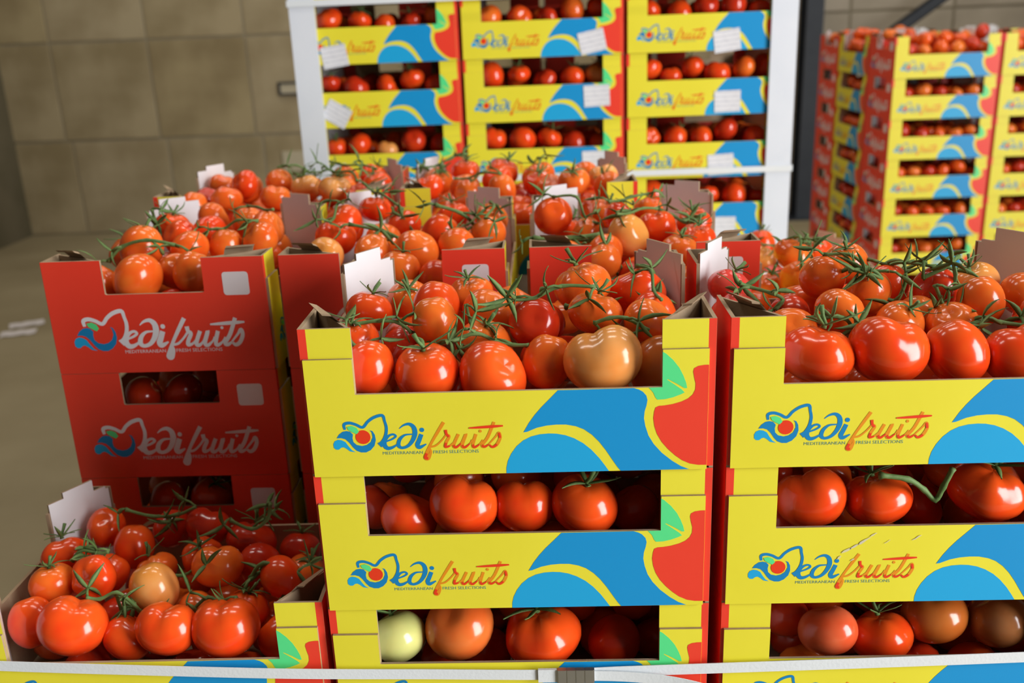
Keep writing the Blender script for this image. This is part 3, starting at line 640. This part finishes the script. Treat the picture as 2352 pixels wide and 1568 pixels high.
# far pallet on the right
FX, FY, FB = 1.3795, 2.984, .176 + Z_TOP - 8*H
pallet(FX, FX+1.21, FY, FY+1.03, FB, 'timber pallet under the far right stacks')
G3 = 'cartons on the far right pallet'
FAR = []
for i in range(8):
    d = 7-i; o = 'top' if d == 0 else ORD[d] + ' from top'
    for nm, x, y, rz, pr, ds in (('a', FX+.2, FY+.15, 0, 'fl', 'front corner stack'), ('b', FX+.606, FY+.15, 0, 'f', 'front second stack'), ('c', FX+.15, FY+.515, -PI/2, 'f', 'side middle stack'), ('e', FX+.2, FY+.885, 0, 'l', 'rear corner stack'), ('c', FX+.455, FY+.515, -PI/2, '', 'middle row second stack'), ('c', FX+.76, FY+.515, -PI/2, '', 'middle row third stack'), ('e', FX+.606, FY+.885, 0, '', 'rear row second stack')):
        carton('F', (x, y, FB + i*H), rz, 'tomato carton, %s, %s of the far right pallet' % (o, ds), G3, tabs=d == 0, prints=pr if i >= 1 else '', full=i >= 1)
        FAR.append((x, y, FB + i*H, rz, d, bool(pr)))

# ---------------------------------------------------------------- strap around the front pallet
SP = empty('packing_strap', (0, -.0045, .84)); tag(SP, 'white plastic packing strap with metal seal across the front cartons', 'strap')
def ribbon(pts, w, th):
    b = MB(); V = []
    for x, y, z in pts: V += [(x, y - th, z - w), (x, y - th, z + w), (x, y, z + w), (x, y, z - w)]
    n = len(pts); F = []
    for i in range(n-1):
        o = 4*i; F += [(o, o+4, o+5, o+1), (o+1, o+5, o+6, o+2), (o+2, o+6, o+7, o+3), (o+3, o+7, o+4, o)]
    F += [(0, 1, 2, 3), (4*n-1, 4*n-2, 4*n-3, 4*n-4)]
    b.add(V, F); return b
zz = lambda z: Z_TOP + z - .84
band = [(-.615, .001, zz(-.364)), (-.50, 0, zz(-.370)), (-.30, -.002, zz(-.378)), (-.2, -.001, zz(-.382)), (-.1, 0, zz(-.3845)), (.03, -.001, zz(-.3865)), (.1, 0, zz(-.3845)), (.2, 0, zz(-.382)), (.4, 0, zz(-.377)), (.615, 0, zz(-.3705))]
link('band', ribbon(spline(band, 4), .0062, .0008).mesh('band', [STRAP]), SP)
tail = [(.06, -.0025, zz(-.387)), (.11, -.003, zz(-.3885)), (.16, -.006, zz(-.393)), (.205, -.012, zz(-.402)), (.25, -.02, zz(-.415))]
link('strap_tail', ribbon(spline(tail, 4), .006, .0008).mesh('strap_tail', [STRAP]), SP)
b = MB()
for k in range(4): b.box(.041 + .0095*k, .0495 + .0095*k, -.0065, -.001, zz(-.3865) - .0085, zz(-.3865) + .0085)
for k in range(5): b.box(.040 + .0095*k, .0412 + .0095*k, -.0050, -.001, zz(-.3865) - .0080, zz(-.3865) + .0080)
link('metal_seal', b.mesh('metal_seal', [STEEL]), SP)
b = MB(); b.box(.020, .040, -.004, -.001, zz(-.3865) - .0078, zz(-.3865) + .0078); link('strap_end', b.mesh('strap_end', [STRAP]), SP)

# ---------------------------------------------------------------- tomatoes in the cartons
NAMES = {'C1': ('C1', 'top carton of the front middle stack'), 'R1': ('R1', 'top carton of the front right stack'), 'L3': ('L1', 'low open carton at the front left'),
 'C2': ('C2', 'second carton down, front middle stack'), 'C3': ('C3', 'third carton down, front middle stack'), 'R2': ('R2', 'second carton down, front right stack'), 'R3': ('R3', 'third carton down, front right stack'),
 'M1': ('M_a1', 'leftmost red-faced open carton'), 'M2': ('M_b1', 'red-faced carton behind front middle, left'), 'M3': ('M_c1', 'red-faced carton behind front middle, right'), 'M4': ('M_d1', 'low carton behind the front right carton'),
 'M1b': ('M_a2', 'second carton down, leftmost red-faced stack'), 'M1c': ('M_a3', 'third carton down, leftmost red-faced stack')}
def ext(rz): return (W/2, D/2) if abs(math.sin(rz)) < .5 else (D/2, W/2)
import numpy as np
def settle(place, balls, top, steps=90):
    """push tomatoes apart and off the boards; balls: [x, y, z, r, mobility]"""
    if not balls: return balls
    x, y, z, rz = place; c, s = math.cos(rz), math.sin(rz)
    A = np.array([q[:5] for q in balls], float); P = A[:, :3] - np.array([x, y, z]); r = A[:, 3]; mob = A[:, 4]
    P[:, 0], P[:, 1] = P[:, 0]*c + P[:, 1]*s, -P[:, 0]*s + P[:, 1]*c
    n = len(P); R = (r[:, None] + r[None, :])*1.0
    a_ = np.array((W/2-.0048, D/2-.0795)); b_ = np.array((W/2-.0498, D/2-.0078)); d_ = b_ - a_; nn = np.array((d_[1], -d_[0])); nn = nn/np.linalg.norm(nn)
    if nn[0] < 0: nn = -nn
    off = nn @ a_
    for it in range(steps):
        d = P[:, None, :] - P[None, :, :]; L = np.sqrt((d**2).sum(-1)) + np.eye(n)*9 + 1e-9
        pen = np.maximum(R - L, 0); wt = mob[:, None]/(mob[:, None] + mob[None, :])
        P += np.clip((d/L[..., None]*(pen*wt)[..., None]).sum(1)*.5, -.006, .006)
        ru = r*1.02
        P[:, 0] = np.clip(P[:, 0], -(W/2-.0055) + ru, W/2-.0055 - ru); P[:, 1] = np.clip(P[:, 1], -(D/2-.0075) + ru, D/2-.0075 - ru)
        for sx in (-1, 1):
            for sy in (-1, 1):
                k = np.array((sx, sy))*nn; over = np.maximum(P[:, :2] @ k + ru - off, 0); P[:, :2] -= over[:, None]*k
        P[:, 2] = np.maximum(P[:, 2], .0064 + r*1.01)
        if not top: P[:, 2] = np.minimum(P[:, 2], H - r*1.0)
    X = P.copy(); X[:, 0], X[:, 1] = P[:, 0]*c - P[:, 1]*s, P[:, 0]*s + P[:, 1]*c
    X += np.array([x, y, z])
    for q, v_ in zip(balls, X): q[0], q[1], q[2] = (float(e_) for e_ in v_)
    keep = []                                 # leave out what found no room
    for i, q in enumerate(balls):
        if q[5] is None and any(j != i and (o_[5] is not None or j < i) and math.dist(q[:3], o_[:3]) < .96*(q[3] + o_[3]) for j, o_ in enumerate(balls)): continue
        keep.append(q)
    balls[:] = keep
    return balls

def bed(place, pinned, layers):
    """tomatoes lying deeper in the carton"""
    x, y, z, rz = place; hx, hy = ext(rz); done = []
    for L in range(layers):
        nx = max(2, int((2*hx-.012)/.063)); ny = max(2, int((2*hy-.012)/.063))
        if L % 2: nx -= 1
        for i in range(nx):
            for j in range(ny):
                r = .031*rf.uniform(.9, 1.05)
                px = x + (-(nx-1)/2 + i)*.0635 + rf.uniform(-.004, .004); py = y + (-(ny-1)/2 + j)*.0635 + rf.uniform(-.004, .004)
                pz = z + .007 + r + L*.048
                lx, ly = (abs(px-x), abs(py-y)) if hx > hy else (abs(py-y), abs(px-x))
                if lx > W/2-.05 and ly > D/2-.06: continue             # corner posts stand here
                if any((px-q[0])**2 + (py-q[1])**2 + (pz-q[2])**2 < (.80*(r+q[3]))**2 for q in pinned): continue
                done.append([px, py, pz, r, 1.0, None])
    return done
def heap(place, balls, n, zmax, seed, only=None):
    """further tomatoes lying on what is already in the carton, found spot by spot"""
    x, y, z, rz = place; hx, hy = ext(rz); rr = random.Random(seed); new = []
    for _ in range(n):
        best = None
        for _t in range(40):
            r = rr.uniform(.027, .033); px = x + rr.uniform(-1, 1)*(hx-.012-r); py = y + rr.uniform(-1, 1)*(hy-.012-r)
            if only and not only(px, py): continue
            pz = z + .007 + r
            for q in balls:
                d2 = (px-q[0])**2 + (py-q[1])**2; R = r+q[3]
                if d2 < R*R: pz = max(pz, q[2] + math.sqrt(R*R-d2))
            if best is None or pz < best[2]: best = [px, py, pz, r, 1.0, None]
        if best is None or best[2] > z + zmax: continue
        best[5] = ('heap', rr.choice('rrbbhe'), rr.choice(COLOURS), 1 if rr.random() < .4 else 0); balls.append(best); new.append(best)
    return new
COLOURS = 'RRROOOOAD'
CROWN = {}
def grow(balls, ds):
    """turn settled places into tomatoes: the named ones as things, the rest into the bed"""
    rest = [q for q in balls if q[5] and q[5][0] == 'heap']
    CROWN[ds] = [q for q in balls if q[5]]
    for q in balls:
        if q[5] is None: fill(*q[:4])
        elif q[5][0] == 'row':
            _, ri, ti, s, c, cal = q[5]
            tomato(q[:3], q[3]*({'h': 1.14, 'b': 1.11, 'r': 1.07, 'e': 1.06}[s] if ri == 0 else 1.03), s, c, cal, '%s tomato from left (%s), %s, %s' % (ORD[ti], TCOL[c], ROW[ri], ds), 'tomatoes in the ' + ds)
    if rest:
        y0 = min(q[1] for q in rest); y1 = max(q[1] for q in rest) + 1e-6; rws = [[] for _ in range(4)]
        for q in rest: rws[min(3, int((q[1]-y0)/(y1-y0)*4))].append(q)
        for ri, row in enumerate(rws):
            for ti, q in enumerate(sorted(row, key=lambda e_: e_[0])):
                tomato(q[:3], q[3], q[5][1], q[5][2], q[5][3], '%s topmost tomato from left, %s, %s' % (ORD[ti], ROW[ri], ds), 'tomatoes in the ' + ds)

HEAP = {'M1': (6, .125, lambda a, b_: .47 < b_ < .62), 'M2': (7, .13, lambda a, b_: b_ < .62 or abs(a + .158) < .06), 'M3': (7, .13, lambda a, b_: b_ < .62 or abs(a - .164) < .06), 'M4': (9, .16, None)}
TOPS = ('C1', 'R1', 'L3', 'M1', 'M2', 'M3', 'M4')
for k, rows in TOMATOES.items():
    key, ds = NAMES[k]; balls = []
    for ri, row in enumerate(rows):
        for ti, (x, y, z, r, s, c, cal) in enumerate(sorted(row)):
            balls.append([x, y, z, r, .04 if ri == 0 else .08, ('row', ri, ti, s, c, cal)])
    balls += bed(PLACE[key], balls, 2)
    if k in HEAP: n, zm, on = HEAP[k]; heap(PLACE[key], balls, n, zm, 'heap' + k, on)
    grow(settle(PLACE[key], balls, k in TOPS), ds)
for k, sd, ds in (('B_a1', 111, 'rear left carton'), ('B_b1', 112, 'rear middle carton'), ('B_c1', 113, 'rear right low carton')):
    balls = bed(PLACE[k], [], 2); heap(PLACE[k], balls, 18, .15, sd); grow(settle(PLACE[k], balls, True), ds)

# strapped pallet windows
rk = random.Random(77)
CN = ('left', 'middle', 'right')
for c in range(3):
    for i in range(5, 9):
        x, z = RX[c], RB + i*H; pl_ = (x, RY, z, 0); balls = []
        px = x - .165; ind = i >= 6 or c == 2
        while px < x + .15:
            r = rk.uniform(.028, .036); px += r
            balls.append([px, RY - D/2 + .012 + r + rk.uniform(0, .02), z + rk.uniform(.086, .114), r, .3, ('win', rk.choice('rrbbhe'), rk.choice('RRRRRODD' if rk.random() < .96 else 'A'), 1 if rk.random() < .35 else 0) if ind else None])
            px += r + rk.uniform(-.006, .014)
        balls += bed(pl_, balls, 2); settle(pl_, balls, False)
        n = 0
        for q in balls:
            if q[5]:
                tomato(q[:3], q[3], q[5][1], q[5][2], q[5][3], '%s tomato from left, %s column, %s row up, strapped pallet' % (ORD[n], CN[c], ORD[i]), 'tomatoes in the strapped pallet windows'); n += 1
            else: fill(*q[:4])
for (x, y, z, rz, d, show) in FAR:
    if d == 7 or not show: continue
    hx, hy = ext(rz); pl_ = (x, y, z, rz); balls = []
    p = -.16
    while p < .14:
        r = rk.uniform(.026, .033); p += r; zz_ = z + rk.uniform(.09, .108) + (.01 if d == 0 else 0)
        if abs(math.sin(rz)) < .5: balls.append([x + p, y - hy + .012 + r, zz_, r, .3, None])
        else: balls.append([x - hx + .012 + r, y + p, zz_, r, .3, None])
        p += r + rk.uniform(-.004, .01)
    balls += bed(pl_, balls, 2)
    if d == 0: heap(pl_, balls, 16, .16, rk.random())
    for q in settle(pl_, balls, d == 0, 30): fill(*q[:4])
for k in ('L2', 'C4', 'R4'):
    for q in settle(PLACE[k], bed(PLACE[k], [], 2), False): fill(*q[:4])
o = link('tomato_bed', FILL.mesh('tomato_bed', [TM[c] for c in FILLC])); tag(o, 'red tomatoes lying deeper in the cartons and on the far pallet', 'tomatoes', kind='stuff')

# ---------------------------------------------------------------- vine stalks lying on the heaps
VN = {'C1': 'top carton of the front middle stack', 'R1': 'top carton of the front right stack', 'L3': 'low open carton at the front left', 'R2': 'second carton of the front right stack',
      'M1': 'leftmost red-faced carton', 'M2': 'red-faced carton behind front middle, left', 'M3': 'red-faced carton behind front middle, right'}
rv = random.Random(8)
def vine(pts, r, label, group, shoots=True):
    base = Vector(pts[0]); P = [Vector(p) - base for p in pts]
    t = link('vine_stalk', None, None, base); tag(t, label, 'vine stalk', group)
    q = [Vector(p) for p in spline([(p.x, p.y + rv.uniform(-.004, .004), p.z) for p in P], 4)]
    b = MB(); rad = [r*(1.15 if i % 4 == 0 else .9) for i in range(len(q))]; rad[0] = r*1.5
    b.tube(q, rad, 7); link('stalk', b.mesh('stalk', [LEAFG]), t)
    for p in P:                                 # side shoots with curling sepals
        if shoots and rv.random() < .85:
            b = MB(); L = rv.uniform(.012, .022); a = rv.uniform(0, 6.28); d = Vector((math.cos(a), .4*math.sin(a) - .2, rv.uniform(-.5, .5))).normalized()
            e = p + d*L; e.y = max(e.y, .013 - base.y); b.tube([p, p + d*L*.5 + Vector((0, 0, .002)), e], [r*.8, r*.62, r*.85], 6)
            link('side_shoot', b.mesh('side_shoot', [LEAFG]), t)
            n = rv.choice((3, 4, 5))
            for k in range(n):
                b = MB(); aa = 2*PI*k/n + rv.uniform(-.4, .4); u = d.orthogonal().normalized(); w = d.cross(u)
                s = (u*math.cos(aa) + w*math.sin(aa)); LL = rv.uniform(.014, .026); cur = rv.uniform(-.5, .7)
                LL *= 1.25; cr = s.cross(d).normalized(); tw = rv.uniform(-.5, .5); V = []
                for tt, wd in ((0, .0012), (.2, .0026), (.45, .0030), (.7, .0022), (.88, .0012), (1, .0003)):
                    c_ = e + s*LL*(tt - .25*abs(cur)*tt**3) + d*LL*(.3*tt + cur*tt*tt) + cr*LL*tw*tt*tt
                    V += [c_ + cr*wd, c_ + d*.0006, c_ - cr*wd, c_ - d*.0007]
                V = [Vector((v_.x, max(v_.y, .011 - base.y), v_.z)) for v_ in V]
                b.add(V, [(4*i_+j_, 4*i_+(j_+1) % 4, 4*i_+4+(j_+1) % 4, 4*i_+4+j_) for i_ in range(5) for j_ in range(4)], 0, True)
                link('sepal', b.mesh('sepal', [LEAFG]), t)
    return t
for k, l in VINES.items():
    l = sorted(l, key=lambda e: e[1][0][0])
    for i, (r, pts) in enumerate(l):
        vine(pts, r*.85, '%s green vine stalk from left on the tomatoes, %s' % (ORD[i], VN[k]) if len(l) > 1 else 'green forked vine stalk on the tomatoes, ' + VN[k], 'vine stalks on the tomatoes', k != 'R2')

# more stalks trailing from one tomato to the next on the heaps behind
for ds, n in ((NAMES['M1'][1], 2), (NAMES['M2'][1], 3), (NAMES['M3'][1], 3), (NAMES['M4'][1], 2), ('rear left carton', 3), ('rear middle carton', 3), ('rear right low carton', 1), (NAMES['C1'][1], 2), (NAMES['R1'][1], 2)):
    tops = sorted((q for q in CROWN[ds] if q[1] > .09), key=lambda q: -(q[2] + q[3]))[:8]; rv.shuffle(tops); ways = []
    for a in tops[:n]:
        near = sorted((q for q in CROWN[ds] if q is not a), key=lambda q: math.dist(q[:2], a[:2]))[:2]
        b_ = near[rv.randrange(len(near))]
        pa = Vector(a[:3]) + Vector((0, 0, a[3]*1.0)); pb = Vector(b_[:3]) + Vector((0, 0, b_[3]*1.0)); m_ = (pa + pb)/2; m_.z = max(pa.z, pb.z) + .002; m_.x += rv.uniform(-.012, .012)
        ways.append([pa, m_, pb, pb + (pb - pa)*.4 + Vector((0, 0, .004))])
    for i, w in enumerate(sorted(ways, key=lambda w: w[0].x)):
        vine(w, .0021, '%s thin green stalk from left trailing over tomatoes, %s' % (ORD[i], ds), 'vine stalks on the tomatoes')
